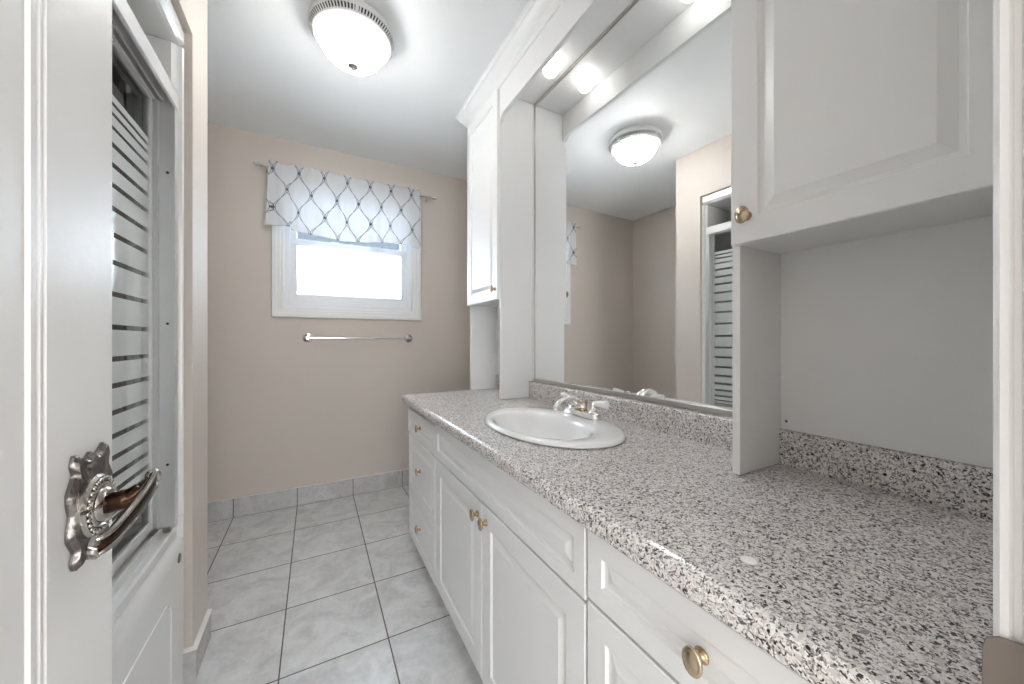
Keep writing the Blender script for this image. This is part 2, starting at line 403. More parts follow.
obj('spindle_neck', bm, 'bronze', hp, smooth=True)
bm = NB()
pts = smooth_path([(fx + .053, .592, .934), (fx + .056, .582, .930), (fx + .0565, .560, .9235), (fx + .0555, .535, .917), (fx + .053, .512, .910), (fx + .049, .495, .904), (fx + .042, .488, .901), (fx + .037, .492, .900)], 6)
n = len(pts); rad = []
for i in range(n):
    t = i / (n - 1); rad.append(.0060 + .0040 * math.sin(PI * min(1, t * 1.25)) if t < .8 else .0060)
tube(bm, pts, rad, seg=18, flat=.55)
obj('lever', bm, 'bronze', hp, smooth=True)
bm = NB()
for off in (.0, ):
    pts2 = [p + Vector((.0025, 0, .0080 - .001 * i / n)) for i, p in enumerate(pts[:-6])]
    tube(bm, pts2, .0026, seg=10)
    pts2 = [p + Vector((.0025, 0, -.0080 + .001 * i / n)) for i, p in enumerate(pts[:-6])]
    tube(bm, pts2, .0024, seg=10)
sc_ = [(fx + .043, .491 + .0075 * (1 - k / 40) * math.cos(PI * .5 + k * .33), .899 + .0085 * (1 - k / 40) * math.sin(PI * .5 + k * .33)) for k in range(26)]
tube(bm, sc_, [.0042 - .0001 * k for k in range(26)], seg=10)
bmesh.ops.create_icosphere(bm, subdivisions=3, radius=.0080, matrix=Matrix.Translation((fx + .054, .591, .933)) @ Matrix.Diagonal((1, .6, 1.2, 1)))
obj('lever_trim', bm, 'handlemetal', hp, smooth=True)
bm = NB()
for a, b in ((-.008, .045), (.003, -.047)): lathe(bm, [(.0045, .004), (.0045, .0095), (.003, .011)], (fx, pc.y + a, pc.z + b), 'x', 16)
obj('screw', bm, 'steel', hp, smooth=True)

# jamb + casing of the doorway (white, stepped), trim_1
def jamb(name, x, s):
    bm = NB()
    pr = [(x, YH), (x, .004), (x - s * .008, .004), (x - s * .008, .034), (x + s * .001, .036), (x + s * .001, .0440), (x + s * .0035, .0455), (x + s * .0035, .0485), (x, .0500), (x, .0535), (x + s * .003, .0565),
          (x + s * .010, .0574), (x + s * .016, .0576), (x + s * .020, .055), (x + s * .050, .058), (x + s * .060, .058), (x + s * .064, YF + .001), (x + s * .0195, YF + .001), (x + s * .0195, YH)]
    rings(bm, [[(a, b, 0.0) for a, b in pr], [(a, b, 2.10) for a, b in pr]])
    return struct(name, bm, 'trim')
j = jamb('trim_1', DX1, 1); j['label'] = 'white moulded door jamb at the right edge'
bm2 = NB(); box(bm2, DX0 - .0195, DX0, YH, .028, 0, 2.04); struct('trim_2', bm2, 'trim')
bm = NB()
zc_, hh = .872, .036
prof = []
for k in range(9):
    a = k / 8
    prof.append((DX1 - .0008 - .004 * a ** 1.6, .036 + .0235 * a))
cross = prof + [(x + .0016, y + .0006) for x, y in prof[::-1]]
R = []
for z, sc in ((zc_ - hh, .72), (zc_ - hh * .9, .93), (zc_ - hh * .7, 1), (zc_ + hh * .7, 1), (zc_ + hh * .9, .93), (zc_ + hh, .72)):
    R.append([(DX1 - (DX1 - x) * (1 if y < .05 else sc), .036 + (y - .036) * sc, z) for x, y in cross])
rings(bm, R)
sp = struct('strike_plate', bm, 'steel', parent=j, smooth=True); sp['label'] = 'dull steel strike plate with curved lip'

# ------------------------------------------------------------------ bathtub, surround, sliding door
ty0, ty1 = YF + .004, 1.500; tx0, tx1 = XL + .003, -.372
tub = thing('bathtub', 'white acrylic bathtub with a rolled rim and moulded apron behind the open door', 'bathtub', ((tx0 + tx1) / 2, (ty0 + ty1) / 2, 0))
bm = NB()
apr = [(tx1 - .001, .001), (tx1 - .001, .40), (tx1, .43), (tx1 - .001, .450), (tx1 - .005, .466), (tx1 - .014, .478), (tx1 - .030, .484), (tx1 - .030, .455), (tx1 - .022, .43), (tx1 - .022, .001)]
extrude_prof(bm, apr, ty0, ty1)
obj('apron', bm, 'acrylic', tub, smooth=True)
bm = NB()                                             # moulded line on the apron: embossed panel with round corner
pth = [(tx1 + .0, ty0 + .10, .30)]
pts = [(tx1 - .0003, ty0 + .10, .345)] + [(tx1 - .0003, 1.335 + .045 * math.sin(a), .300 + .045 * math.cos(a)) for a in [PI / 2 * k / 10 for k in range(11)]] + [(tx1 - .0003, 1.380, .03)]
tube(bm, pts, .0022, seg=8, up=Vector((1, 0, 0)))
obj('apron_moulding', bm, 'acrylic', tub, smooth=True)
bm = NB()                                             # rim deck and basin
def rr(x0, x1, y0, y1, z, r, n=6):
    P = []
    for cx, cy, a0 in ((x1 - r, y1 - r, 0), (x0 + r, y1 - r, PI / 2), (x0 + r, y0 + r, PI), (x1 - r, y0 + r, 1.5 * PI)):
        for k in range(n + 1): a = a0 + k * PI / 2 / n; P.append((cx + r * math.cos(a), cy + r * math.sin(a), z))
    return P
rings(bm, [rr(tx0, tx1 - .031, ty0, ty1, .455, .01), rr(tx0, tx1 - .031, ty0, ty1, .484, .01), rr(tx0 + .06, tx1 - .105, ty0 + .07, ty1 - .07, .486, .10), rr(tx0 + .075, tx1 - .12, ty0 + .085, ty1 - .085, .475, .12),
           rr(tx0 + .11, tx1 - .155, ty0 + .13, ty1 - .15, .22, .13), rr(tx0 + .15, tx1 - .20, ty0 + .2, ty1 - .24, .12, .14)], cap0=False)
obj('basin', bm, 'acrylic', tub, smooth=True)
bm = NB(); lathe(bm, [(.014, 0), (.014, .003), (.011, .005)], (tx1 - .0015, 1.452, .425), 'x', 20); c = obj('screw_cap', bm, 'steel', tub, smooth=True); c['label'] = 'round grey screw cap'

bm = NB(); fl = [(tx0, ty1), (-.40, ty1), (-.40, ty1 - .020), (-.390, ty1 - .014), (-.384, ty1 - .010), (tx1 - .003, ty1 - .008), (tx1 - .001, ty1 - .004), (tx1 - .001, ty1)]
fl = fl[1:]
rings(bm, [[(x, y, .470) for x, y in fl], [(x, y, .5415) for x, y in fl]]); obj('end_flange', bm, 'acrylic', tub)
sur = thing('tub_surround', 'white moulded wall surround standing on the bathtub around the shower', 'shower surround', ((tx0 + tx1) / 2, (ty0 + ty1) / 2, .5435))
bm = NB()
sh = [(tx0, ty1), (tx0, ty0), (tx0 + .02, ty0), (tx0 + .02, ty1 - .075), (tx0 + .05, ty1 - .03), (-.47, ty1 - .022), (-.398, ty1 - .022), (-.390, ty1 - .014), (-.384, ty1 - .010), (tx1 - .003, ty1 - .008), (tx1, ty1 - .004), (tx1, ty1)]
rings(bm, [[(x, y, .5435) for x, y in sh], [(x, y, 2.038) for x, y in sh]])
obj('wall_panel', bm, 'acrylic', sur, smooth=True)
bm = NB(); box(bm, tx0, -.400, ty0, ty1, 2.040, 2.062)
extrude_prof(bm, [(-.400, 2.040), (-.392, 2.0405), (-.382, 2.046), (tx1, 2.055), (tx1, 2.094), (-.392, 2.094), (-.400, 2.06)], ty0, ty1)
obj('top_panel', bm, 'acrylic', sur)
bm = NB(); box(bm, -.66, -.55, ty0 + .3, 1.33, 2.034, 2.0398); obj('light_slot', bm, 'trackdark', sur)
bm = NB(); box(bm, tx0 + .02, tx0 + .12, .9, 1.40, 1.10, 1.14); obj('shelf', bm, 'acrylic', sur, bev=.01)

sd = thing('sliding_shower_door', 'sliding glass shower door with frosted bands in an aluminium frame on the tub', 'shower door', (-.43, .77, .486))
dY0, dY1 = ty0 + .002, ty1 - .026
bm = NB()
# top rail: C section with two channels
tr = [(-.392, 1.826), (-.388, 1.828), (-.388, 1.876), (-.392, 1.880), (-.478, 1.880), (-.478, 1.832), (-.474, 1.832), (-.474, 1.872), (-.446, 1.872), (-.446, 1.842), (-.440, 1.842), (-.440, 1.872), (-.428, 1.872), (-.428, 1.842), (-.422, 1.842), (-.422, 1.872), (-.396, 1.872), (-.396, 1.826)]
extrude_prof(bm, tr, dY0, dY1 + .003); o = obj('top_rail', bm, 'aluwhite', sd)
bm = NB()
bt = [(-.392, .4865), (-.392, .512), (-.398, .514), (-.400, .500), (-.424, .500), (-.426, .520), (-.432, .520), (-.434, .500), (-.462, .500), (-.464, .516), (-.470, .516), (-.472, .4865)]
extrude_prof(bm, bt, dY0, dY1 + .003); obj('bottom_track', bm, 'aluwhite', sd)
bm = NB(); rings(bm, [[(x, y, z) for x, y in ((-.474, dY1 + .003), (-.474, dY1 - .004), (-.436, dY1 - .004), (-.434, dY1 - .012), (-.431, dY1 - .004), (-.398, dY1 - .004), (-.396, dY1 - .016), (-.392, dY1 - .016), (-.390, dY1 + .003))] for z in (.521, 1.841)])
jb = obj('side_jamb', bm, 'alu', sd)
bm = NB()
for z in (.76, 1.13, 1.60): lathe(bm, [(.0038, 0), (.0038, .002), (.002, .003)], (0, 0, 0), 'y', 12); break
bmesh.ops.rotate(bm, verts=bm.verts, cent=(0, 0, 0), matrix=Matrix.Rotation(PI, 3, 'Z'))
s0 = None
me = bpy.data.meshes.new('screw'); bmesh.ops.recalc_face_normals(bm, faces=bm.faces); bm.to_mesh(me); bm.free(); me.materials.append(M['dark'])
for z in (.715, 1.153, 1.622):
    o = bpy.data.objects.new('screw', me); C.collection.objects.link(o); o.parent = jb; o.location = Vector((-.412, dY1 - .0042, z)) - W(jb)
def glass_panel(x, y0, y1, lines_on):
    bm = NB()
    z0, z1 = .522, 1.866
    # stiles and rails around the pane
    box(bm, x - .010, x + .010, y1 - .014, y1, z0, z1); box(bm, x - .010, x + .010, y0, y0 + .014, z0, z1)
    box(bm, x - .009, x + .009, y0 + .014, y1 - .014, z0, z0 + .030); box(bm, x - .009, x + .009, y0 + .014, y1 - .014, z1 - .034, z1)
    fr = obj('door_panel', bm, 'aluwhite', sd, bev=.0015)
    zs = [.655, .670, .692, .723, .762, .807, .861, .920, .987, 1.054, 1.134, 1.2165, 1.296, 1.365, 1.43, 1.488, 1.538, 1.588, 1.631, 1.665, 1.690]
    cuts = [z0 + .028]; fm = [0]
    edges = [.640]
    for z in zs: h = .0066 if .7 < z < 1.6 else .0046; edges += [z - h, z + h]
    edges.append(1.712)
    cuts += edges; cuts.append(z1 - .032)
    bm = NB(); ya, yb = y0 + .012, y1 - .012
    vs = []
    for z in cuts: vs.append([bm.verts.new(p) for p in ((x - .003, ya, z), (x + .003, ya, z), (x + .003, yb, z), (x - .003, yb, z))])
    for k in range(len(cuts) - 1):
        frosted = 1 if (k >= 1 and k <= len(cuts) - 3 and (k % 2 == 1)) else 0
        for i in range(4):
            f = bm.faces.new((vs[k][i], vs[k][(i + 1) % 4], vs[k + 1][(i + 1) % 4], vs[k + 1][i])); f.material_index = frosted
    bm.faces.new(vs[0][::-1]); bm.faces.new(vs[-1])
    obj('pane', bm, None, fr, mats=['clear', 'frost'])
    return fr
glass_panel(-.455, .72, dY1 - .005, True)
glass_panel(-.411, .060, .80, True)

sd.location.x += .008; sd.location.z -= .0

# ------------------------------------------------------------------ vanity base
FX = .430                                              # face of doors
def vprof(m, s=1.0): return [(0, .002), (.002, 0), (m, 0), (m + .0025 * s, .0062), (m + .0085 * s, .0068), (m + .024 * s, .0012), (m + .026 * s, .0004)]
knob_mesh = {}
def knob_bm(s=1.0):
    a = NB(); lathe(a, [(.0095, 0), (.0100, .0015), (.0085, .004), (.0055, .0055), (.0048, .011), (.0065, .0145), (.008, .016)], (0, 0, 0), '-x', 24)
    b = NB(); lathe(b, [(.0075, .0155), (.0145, .0165), (.0168, .0190), (.0165, .0215), (.0140, .0232), (.0122, .0226), (.0105, .0236), (.006, .0252), (.002, .0257)], (0, 0, 0), '-x', 32, sx=.80, sy=1.06)
    return a, b
def add_knob(parent, x, y, z, tilt=0):
    if 'k' not in knob_mesh:
        a, b = knob_bm()
        for k, bm_, mt in (('k', b, 'brasspale'), ('r', a, 'brass')):
            bmesh.ops.recalc_face_normals(bm_, faces=bm_.faces)
            me = bpy.data.meshes.new('knob'); bm_.to_mesh(me); bm_.free(); me.materials.append(M[mt])
            for p in me.polygons: p.use_smooth = True
            knob_mesh[k] = me
    # stem rose and head in one sub-part each level
    o = bpy.data.objects.new('knob', join_knob()); C.collection.objects.link(o)
    o.parent = parent; o.location = Vector((x, y, z)) - W(parent)
    return o
def join_knob():
    if 'j' in knob_mesh: return knob_mesh['j']
    bm = NB(); bm.from_mesh(knob_mesh['r']); n = len(bm.faces); bm.from_mesh(knob_mesh['k'])
    bm.faces.ensure_lookup_table()
    for i, f in enumerate(bm.faces): f.material_index = 0 if i < n else 1; f.smooth = True
    me = bpy.data.meshes.new('knob'); bm.to_mesh(me); bm.free(); me.materials.append(M['brass']); me.materials.append(M['brasspale'])
    for p in me.polygons: p.use_smooth = True
    knob_mesh['j'] = me; return me
VB, VT, VK = .100, .7735, .500
def carcass(root, y0, y1, open_top=False):
    bm = NB(); x0, x1 = FX + .0195, XR - .004
    box(bm, x0, x1, y0, y0 + .016, VB, VT); box(bm, x0, x1, y1 - .016, y1, VB, VT)
    box(bm, x0, x1, y0 + .016, y1 - .016, VB, VB + .016); box(bm, x1 - .008, x1, y0 + .016, y1 - .016, VB + .016, VT)
    box(bm, x0, x0 + .018, y0 + .016, y1 - .016, VT - .03, VT); box(bm, x0, x0 + .018, y0 + .016, y1 - .016, .615, .640)
    box(bm, x0 + .02, x1 - .01, y0 + .017, y1 - .017, .14, .15)
    obj('carcass', bm, 'white', root)
    bm = NB(); box(bm, FX + .070, FX + .086, y0, y1, .001, VB - .001); box(bm, FX + .087, x1, y0, y0 + .016, .001, VB - .001); box(bm, FX + .087, x1, y1 - .016, y1, .001, VB - .001)
    obj('toe_kick', bm, 'white', root)
def front(root, name, y0, y1, z0, z1, m=.055, s=1.0, plane=FX, th=.019):
    bm = NB(); panel(bm, plane, y0, y1, z0, z1, vprof(m, s), th, 'x', -1)
    return obj(name, bm, 'white', root)
g = .0018
# left bank
v = thing('drawer_cabinet', 'white three-drawer vanity cabinet at the far end of the counter', 'cabinet', (.70, 1.64, 0), 'vanity base cabinets'); carcass(v, 1.411, 1.885)
for z0, z1, ztop in ((.630, .750, 1), (.347, .624, 0), (.105, .341, 0)):
    y1 = 1.882 if ztop else 1.866
    f = front(v, 'drawer', 1.4125, y1, z0, z1, .030 if ztop else .040, .9)
    add_knob(f, FX, 1.637, {.630: .695, .347: .495, .105: .232}[z0])
# middle
v = thing('sink_cabinet', 'white two-door vanity cabinet with a long false panel under the washbasin', 'cabinet', (.70, .95, 0), 'vanity base cabinets'); carcass(v, .4985, 1.410)
f = front(v, 'false_panel', .4995, 1.408, .630, .764, .032)
for y0, y1, ky in ((.951, 1.398, .978), (.4995, .947, .918)):
    f = front(v, 'door', y0, y1, .108, .624, .055); add_knob(f, FX, ky, .583)
# right bank
v = thing('drawer_cabinet', 'white vanity cabinet nearest the doorway with an oval brass knob', 'cabinet', (.70, .27, 0), 'vanity base cabinets'); carcass(v, .062, .4975)
for z0, z1 in ((.641, .764), (.372, .635), (.108, .366)):
    f = front(v, 'drawer', .064, .494, z0, z1, .036 if z0 > .6 else .045)
    add_knob(f, FX, .279, (z0 + z1) / 2 + (.002 if z0 > .6 else 0))

# ------------------------------------------------------------------ countertop with backsplash
SC = (.703, 1.005); SA, SB = .197, .292
ct = thing('countertop', 'speckled grey granite-look laminate countertop along the mirror wall', 'countertop', (.70, 1.0, .775))
bm = NB()
x0, x1 = .411, 1.0205
pf = [(x0 + .004, .775)]
pf += [(x0, .779), (x0 - .000, .795), (x0 + .002, .8015), (x0 + .006, .8065), (x0 + .012, .8095), (x0 + .020, .8105), (x0 + .030, .8100)]
pf += [(x1, .8100), (x1, .775)]
cy0, cy1 = .0435, 1.950
seg = [(cy0, 0), (cy1 - .012, 0), (cy1 - .005, .002), (cy1, .008)]
rings(bm, [[(max(x, x0 + d) if x < .7 else x, y, (min(z, .8105 - d * .5))) for x, z in pf] for y, d in seg])
# oval cut-out for the washbasin
bmesh.ops.recalc_face_normals(bm, faces=bm.faces)
me = bpy.data.meshes.new('tmp'); bm.to_mesh(me); bm.free(); top = bpy.data.objects.new('tmp', me); C.collection.objects.link(top)
bm = NB(); N_ = 72
rings(bm, [[(SC[0] + (SA - .018) * math.cos(2 * PI * i / N_), SC[1] + (SB - .018) * math.sin(2 * PI * i / N_), z) for i in range(N_)] for z in (.70, .90)])
bmesh.ops.recalc_face_normals(bm, faces=bm.faces)
mc = bpy.data.meshes.new('tmpc'); bm.to_mesh(mc); bm.free(); cut = bpy.data.objects.new('tmpc', mc); C.collection.objects.link(cut)
md = top.modifiers.new('b', 'BOOLEAN'); md.operation = 'DIFFERENCE'; md.object = cut; md.solver = 'EXACT'
bpy.context.view_layer.update(); dg = bpy.context.evaluated_depsgraph_get()
bm = NB(); bm.from_mesh(bpy.data.meshes.new_from_object(top.evaluated_get(dg)))
bpy.data.objects.remove(top); bpy.data.objects.remove(cut)
obj('counter_slab', bm, 'counter', ct)
bm = NB(); extrude_prof(bm, [(.967, .8103), (.967, .884), (.969, .889), (.973, .891), (1.0205, .891), (1.0205, .8103)], .0435, 1.944); obj('backsplash', bm, 'counter', ct)
bm = NB(); lathe(bm, [(.0095, 0), (.0095, .0012), (.008, .002), (.003, .0023)], (.502, .262, .8112), 'z', 28)
tag(pivot(obj('plastic_cap', bm, 'cap', None, smooth=True), (.502, .262, .8112)), 'small round white plastic cap lying on the speckled countertop', 'cap')

# ------------------------------------------------------------------ washbasin
sk = thing('washbasin', 'oval white drop-in washbasin set into the speckled countertop', 'sink', (SC[0], SC[1], .811))
bm = NB()
def el(cx, cy, a, b, z, n=72): return [(cx + a * math.cos(2 * PI * i / n), cy + b * math.sin(2 * PI * i / n), z) for i in range(n)]
bx, by = .662, 1.000
rings(bm, [el(*SC, SA - .024, SB - .024, .8125), el(*SC, SA - .004, SB - .004, .8115), el(*SC, SA, SB, .815), el(*SC, SA - .001, SB - .001, .820), el(*SC, SA - .006, SB - .006, .825), el(*SC, SA - .014, SB - .014, .827),
           el(bx + .004, by, .145, .222, .8265), el(bx + .002, by, .138, .214, .824), el(bx, by, .133, .208, .818), el(bx, by, .128, .201, .806), el(bx, by, .121, .191, .786), el(bx, by, .110, .175, .758), el(bx, by, .094, .150, .730), el(bx, by, .072, .115, .707), el(bx, by, .048, .07, .694), el(bx, by, .030, .034, .690),
           el(bx, by, .022, .022, .688)], cap0=False)
obj('bowl', bm, 'porcelain', sk, smooth=True)
bm = NB(); rings(bm, [el(*SC, SA - .025, SB - .025, .8120), el(bx, by, .140, .215, .79), el(bx, by, .108, .17, .73), el(bx, by, .075, .12, .69), el(bx, by, .03, .04, .675)], cap0=False); obj('underside', bm, 'porcelain', sk, smooth=True)
bm = NB(); lathe(bm, [(.024, 0), (.024, .002), (.018, .003), (.017, -.001)], (bx, by, .6885), 'z', 28); obj('drain', bm, 'chrome', sk, smooth=True)

# ------------------------------------------------------------------ faucet
fc = thing('faucet', 'chrome and brass centreset faucet with white porcelain lever handles on the washbasin', 'faucet', (.860, 1.02, .8275))
fxc, fyc, fz = .860, 1.015, .8280
bm = NB()
def stad(hw, hl, z, n=10):
    P = []
    for k in range(n + 1): a = -PI / 2 + PI * k / n; P.append((fxc + hw * math.cos(a + PI / 2), fyc + hl - hw + hw * math.sin(a + PI / 2), z))
    for k in range(n + 1): a = PI + PI * k / n; P.append((fxc + hw * math.cos(a), fyc - hl + hw + hw * math.sin(a), z))
    return P
rings(bm, [stad(.030, .094, fz), stad(.030, .094, fz + .006), stad(.0275, .0915, fz + .0065), stad(.0275, .0915, fz + .012), stad(.025, .089, fz + .0125), stad(.0245, .0885, fz + .018), stad(.020, .084, fz + .0205)])
obj('base_plate', bm, 'chrome', fc, smooth=True)
bm = NB(); tube(bm, smooth_path([(fxc, fyc, fz + .016), (fxc - .002, fyc, fz + .034), (fxc - .022, fyc, fz + .056), (fxc - .058, fyc, fz + .066), (fxc - .095, fyc, fz + .058), (fxc - .114, fyc, fz + .040), (fxc - .117, fyc, fz + .030)], 6),
    [.0155] * 8 + [.0125] * 8 + [.0105] * 12 + [.0098] * 6 + [.0108] * 3, seg=18)
obj('spout', bm, 'chrome', fc, smooth=True)
bm = NB(); lathe(bm, [(.017, .012), (.0185, .020), (.0165, .028), (.013, .032)], (fxc, fyc, fz), 'z', 24); obj('brass_collar', bm, 'brass', fc, smooth=True)
bm = NB(); lathe(bm, [(.0022, .01), (.0022, .040), (.005, .042), (.006, .046), (.004, .050), (.001, .052)], (fxc + .020, fyc, fz + .002), 'z', 14); obj('pop_up_rod', bm, 'brass', fc, smooth=True)
for s in (1, -1):
    hy = fyc + s * .056
    bm = NB(); lathe(bm, [(.0185, .015), (.0185, .020), (.015, .024), (.0165, .030), (.013, .034), (.0115, .044), (.014, .047), (.0145, .054), (.011, .060), (.004, .062)], (fxc, hy, fz), 'z', 24)
    h = obj('handle', bm, 'chrome', fc, smooth=True)
    bm = NB(); d = Vector((0.10, s, .0)).normalized()
    P = [Vector((fxc, hy, fz + .052)) + d * t + Vector((0, 0, .004 * t / .07)) for t in (.012, .016, .024, .040, .056, .064, .068, .070)]
    tube(bm, P, [.007, .0095, .0105, .0125, .0140, .0135, .010, .004], seg=18); obj('lever', bm, 'porcelain', h, smooth=True)

# ------------------------------------------------------------------ mirror
mr = thing('vanity_mirror', 'large wall mirror in a thin metal channel above the backsplash', 'mirror', (XR - .003, .976, .893))
my0, my1, mz0, mz1 = .4535, 1.5485, .8925, 2.3145
def lean(bm):                                          # the mirror follows the slightly crooked wall
    for v in bm.verts: v.co.x += (my1 - v.co.y) * .0137
bm = NB(); box(bm, .999, 1.005, my0 + .002, my1 - .002, mz0 + .004, mz1 - .003); lean(bm); obj('mirror_glass', bm, 'mirror', mr)
bm = NB()
box(bm, .992, .9989, my0, my1, mz0, mz0 + .015); box(bm, .994, .9989, my0, my1, mz1 - .011, mz1)
box(bm, .9955, .9989, my1 - .006, my1, mz0 + .015, mz1 - .011); box(bm, .9955, .9989, my0, my0 + .006, mz0 + .015, mz1 - .011); lean(bm)
obj('mirror_channel', bm, 'nickel', mr, bev=.001)

# ------------------------------------------------------------------ wall cabinets standing on the counter
UX = .785
def tower(label, y0, y1, ya, yb, knob_y, near):
    t = thing('wall_cabinet', label, 'cabinet', (.88, (y0 + y1) / 2, .8115), 'wall cabinets beside the mirror')
    zb, zt = 1.304, 2.335; xf = UX + .0185
    for a, b in ((y0, y0 + .016), (y1 - .016, y1)):
        bm = NB(); rings(bm, [[(xf - (0 if 1 else 0), yy, z) for z in (.8115,)] + [(.966, yy, .8115), (.966, yy, .8925), (XR - .0015, yy, .8925), (XR - .0015, yy, zt), (xf, yy, zt)] for yy in (a, b)])
        obj('side_panel', bm, 'white', t, bev=.0008)
    bm = NB(); box(bm, xf, .9705, y0 + .0162, y1 - .0162, zb, zb + .016); obj('bottom_board', bm, 'white', t)
    bm = NB(); box(bm, xf, .9705, y0 + .0162, y1 - .0162, zt - .016, zt); obj('top_board', bm, 'white', t)
    bm = NB(); box(bm, .971, XR - .0015, y0 + .0162, y1 - .0162, .8925, zt); bp = obj('back_panel', bm, 'niche', t)
    d = front(t, 'door', ya, yb, 1.303, 2.331, .052, 1.1, UX, .018)
    add_knob(d, UX, knob_y, 1.356)
    return t, bp
t, bp = tower('white wall cabinet at the near end with a smooth empty niche beneath its door', .0435, .4525, .0790, .4455, .413, True)
bm = NB()
for y, z, r in ((.425, .912, .0028),): lathe(bm, [(r, 0), (r, .001), (r * .6, .002)], (.9712, y, z), '-x', 12)
obj('screw_hole', bm, 'dark', bp)
t, bp = tower('narrow white wall cabinet at the far end of the counter, between mirror and window wall', 1.5500, 1.944, 1.553, 1.941, 1.575, False)
bm = NB()
for z in (.872, .895): tube(bm, [(.812, 1.9445, z), (.812, 1.953, z), (.812, 1.9535, z + .006)], .003, seg=8)
obj('hook', bm, 'dark', t)

# light bridge: soffit board and valance
bm = NB(); zB, zC, r = 2.200, 2.172, .030
ys = [.4545, .4545 + .010, .4545 + .022, .4545 + .034] + [1.5475 - .034, 1.5475 - .022, 1.5475 - .010, 1.5475]
zs = [zC, zC + .004, zC + .018, zB, zB, zC + .018, zC + .004, zC]
loop = [(y, z) for y, z in zip(ys, zs)] + [(1.5475, 2.335), (.4545, 2.335)]
rings(bm, [[(x, y, z) for y, z in loop] for x in (.797, .815)]); tag(pivot(obj('valance_board', bm, 'white', None), (.806, 1.0, 2.18)), 'white flat valance board with rounded lower corners above the mirror', 'valance')
bm = NB(); box(bm, .8155, 1.0205, .4545, 1.5475, 2.3155, 2.3315); tag(pivot(obj('soffit_board', bm, 'white', None), (.92, 1.0, 2.3155)), 'white soffit board over the mirror, holding the globe bulbs', 'soffit')

# crown moulding
cm = NB()
pr = [(0, 2.3365), (-.004, 2.3365), (-.008, 2.342), (-.010, 2.352), (-.020, 2.362), (-.024, 2.374), (-.036, 2.386), (-.046, 2.400), (-.050, 2.404), (-.050, 2.412), (-.058, 2.416), (-.062, 2.4285), (0, 2.4285)]
CX0, CYE = .800, 1.946
rr_ = []
rr_.append([(CX0 + d, .044, z) for d, z in pr])
rr_.append([(CX0 + d, CYE - d, z) for d, z in pr])
rr_.append([(XR - .002, CYE - d, z) for d, z in pr])
rings(cm, rr_)
tag(obj('crown_moulding', cm, 'white', None), 'white stepped crown moulding above the wall cabinets, up to the ceiling', 'moulding')

# globe lamps under the soffit
def globe(x, y, lab):
    t = thing('globe_lamp', lab, 'lamp', (x, y, 2.3145), 'globe lamps above the mirror')
    bm = NB(); lathe(bm, [(.026, 0), (.026, -.006), (.021, -.010), (.019, -.018), (.017, -.018)], (x, y, 2.3152), 'z', 28); obj('socket', bm, 'nickel', t, smooth=True)
    bm = NB(); lathe(bm, [(.013, -.004)] + [(max(.001, .036 * math.sin(a)), -.034 + .036 * math.cos(a)) for a in [PI * k / 20 for k in range(3, 21)]], (x, y, 2.318), 'z', 32); obj('bulb', bm, 'globe', t, smooth=True)
    return t
globe(.905, 1.272, 'lit white globe bulb in the soffit above the mirror, at the basin')
globe(.905, .760, 'lit white globe bulb in the soffit nearer the doorway')

# ------------------------------------------------------------------ ceiling light
LX, LY = .143, 1.635
cl = thing('ceiling_light', 'round flush ceiling light with ribbed glass bowl and pierced white rim', 'lamp', (LX, LY, CE - .001))
bm = NB(); lathe(bm, [(.120, -.001), (.150, -.004), (.160, -.014), (.165, -.028), (.1685, -.034), (.1685, -.041), (.1665, -.044), (.160, -.044)], (LX, LY, CE), 'z', 72)
cp = obj('canopy', bm, 'aluwhite', cl, smooth=True)
bm = NB(); lathe(bm, [(.158, -.0442), (.1648, -.0442), (.1530, -.0560), (.150, -.0560)], (LX, LY, CE), 'z', 72); obj('dark_band', bm, 'dark', cl)
bm = NB()
for k in range(84):
    wd = .012 if k % 21 == 0 else .0055
    a = 2 * PI * k / 84
    P = [(.1655, -.0445), (.1672, -.0455), (.1535, -.0592), (.1520, -.0578)]
    R2 = []
    for s_ in (-1, 1):
        R2.append([(LX + r_ * math.cos(a) - s_ * wd / 2 * math.sin(a), LY + r_ * math.sin(a) + s_ * wd / 2 * math.cos(a), CE + h_) for r_, h_ in P])
    rings(bm, R2)
obj('pierced_gallery', bm, 'aluwhite', cl)
bm = NB(); lathe(bm, [(.146, -.056), (.1530, -.0562), (.1550, -.0590), (.1540, -.0640), (.148, -.0680), (.140, -.0700), (.1365, -.068), (.1365, -.060)], (LX, LY, CE), 'z', 72); obj('trim_ring', bm, 'aluwhite', cl, smooth=True)
bm = NB(); n = 216; R = []
for r, h in ((.1360, -.062), (.1355, -.070), (.130, -.090), (.119, -.110), (.102, -.130), (.078, -.147), (.050, -.159), (.022, -.166), (.010, -.167)):
    R.append([(math.cos(2 * PI * i / n) * (r + .0012 * math.cos(36 * 2 * PI * i / n) * min(1, r / .1)), math.sin(2 * PI * i / n) * (r + .0012 * math.cos(36 * 2 * PI * i / n) * min(1, r / .1)), h) for i in range(n)])
rings(bm, R)
for f in bm.verts: f.co += Vector((LX, LY, CE))
o = obj('glass_bowl', bm, 'bowl', cl, smooth=True); o.visible_shadow = True
bm = NB(); lathe(bm, [(.004, -.164), (.020, -.166), (.021, -.169), (.014, -.174), (.006, -.176), (.0055, -.180), (.007, -.183), (.004, -.188), (.001, -.189)], (LX, LY, CE), 'z', 28); obj('finial', bm, 'nickel', cl, smooth=True)
def lamp_light(name, loc, r, e, col, parent=None):
    l = bpy.data.lights.new(name, 'POINT'); l.energy = e; l.shadow_soft_size = r; l.color = col
    o = bpy.data.objects.new(name, l); C.collection.objects.link(o); o.location = loc; return o

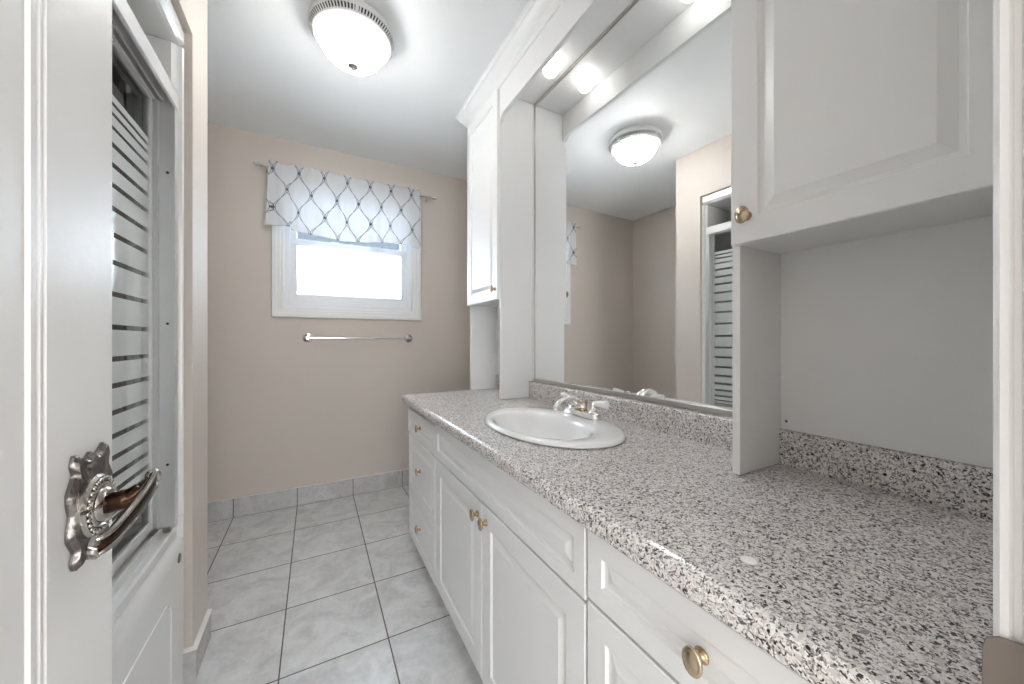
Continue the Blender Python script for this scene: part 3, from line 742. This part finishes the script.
# ------------------------------------------------------------------ curtain rod and sheer valance
ry, rz = YB - .062, 2.205
cr = thing('curtain_rod', 'thin chrome curtain rod above the window', 'curtain rod', (.24, YB, rz))
bm = NB(); tube(bm, [(-.305, ry, rz), (.80, ry, rz)], .0075, seg=14); rod = obj('rod', bm, 'nickel', cr, smooth=True)
for s, x in ((-1, -.305), (1, .80)):
    bm = NB(); tube(bm, [(x, ry, rz), (x + s * .006, ry, rz), (x + s * .010, ry, rz), (x + s * .022, ry, rz), (x + s * .034, ry, rz), (x + s * .038, ry, rz)], [.007, .010, .008, .0125, .008, .002], seg=16, up=Vector((0, 0, 1))); obj('finial', bm, 'chrome', cr, smooth=True)
for x in (-.272, .772):
    bm = NB(); box(bm, x - .008, x + .008, YB - .004, YB - .0005, rz - .022, rz + .012); tube(bm, [(x, YB - .003, rz - .012), (x, ry, rz - .012)], .004, seg=10); tube(bm, [(x, ry, rz - .013), (x, ry, rz - .0068)], .006, seg=10); obj('bracket', bm, 'nickel', cr)
bm = NB(); uvl = bm.loops.layers.uv.new('UVMap')
nx, nz = 240, 40; xa, xb, za, zb = -.258, .700, 1.800, 2.238
G = []; UVs = {}
for i in range(nx + 1):
    u = i / nx; x = xa + (xb - xa) * u; col = []
    for k in range(nz + 1):
        vv = k / nz; z = za + (zb - za) * vv
        hem = .014 * math.sin(u * 9.0 + .6) * (1 - vv) + (.022 * (1 - vv) if u < .12 else 0)
        if vv > .955: z += .004 * math.sin(u * 160) + .004 * math.sin(u * 57)
        amp = .010 * (1 - vv) + .004
        y = ry - .0105 + amp * (math.sin(u * 34 + 1.2 * math.sin(u * 11)) * .6 + math.sin(u * 75) * .25) * (1 if vv < .9 else .4) - .004
        y = min(y, ry - .0085)
        xx = x + .012 * math.sin(u * 21) * (1 - vv) + (-.02 * (1 - vv) if u < .02 else 0)
        p = bm.verts.new((xx, y, z + hem)); UVs[p] = (u * (xb - xa) * 1.03 / .150 + .1, (z - 2.19) / .262); col.append(p)
    G.append(col)
for i in range(nx):
    for k in range(nz):
        f = bm.faces.new((G[i][k], G[i + 1][k], G[i + 1][k + 1], G[i][k + 1]))
        for l in f.loops: l[uvl].uv = UVs[l.vert]
cur = obj('curtain_valance', bm, 'curtain', None, smooth=True)
pivot(cur, (.22, ry, 2.21)); tag(cur, 'short sheer white curtain with dark ogee lines hanging on the rod over the window', 'curtain')
md = cur.modifiers.new('thick', 'SOLIDIFY'); md.thickness = .0006

# ------------------------------------------------------------------ towel bar
tb = thing('towel_bar', 'chrome towel bar mounted on the beige wall below the window', 'towel bar', (.30, YB, 1.118))
tz, ty = 1.118, YB - .055
bm = NB(); tube(bm, [(-.035, ty, tz), (.628, ty, tz)], .0075, seg=16); obj('bar', bm, 'chrome', tb, smooth=True)
for x in (-.042, .632):
    bm = NB(); lathe(bm, [(.031, -.0008), (.031, -.004), (.028, -.009), (.019, -.013), (.012, -.016), (.010, -.030), (.010, -.040), (.013, -.044), (.0135, -.064), (.010, -.067)], (x, YB, tz), 'y', 28); obj('post', bm, 'chrome', tb, smooth=True)
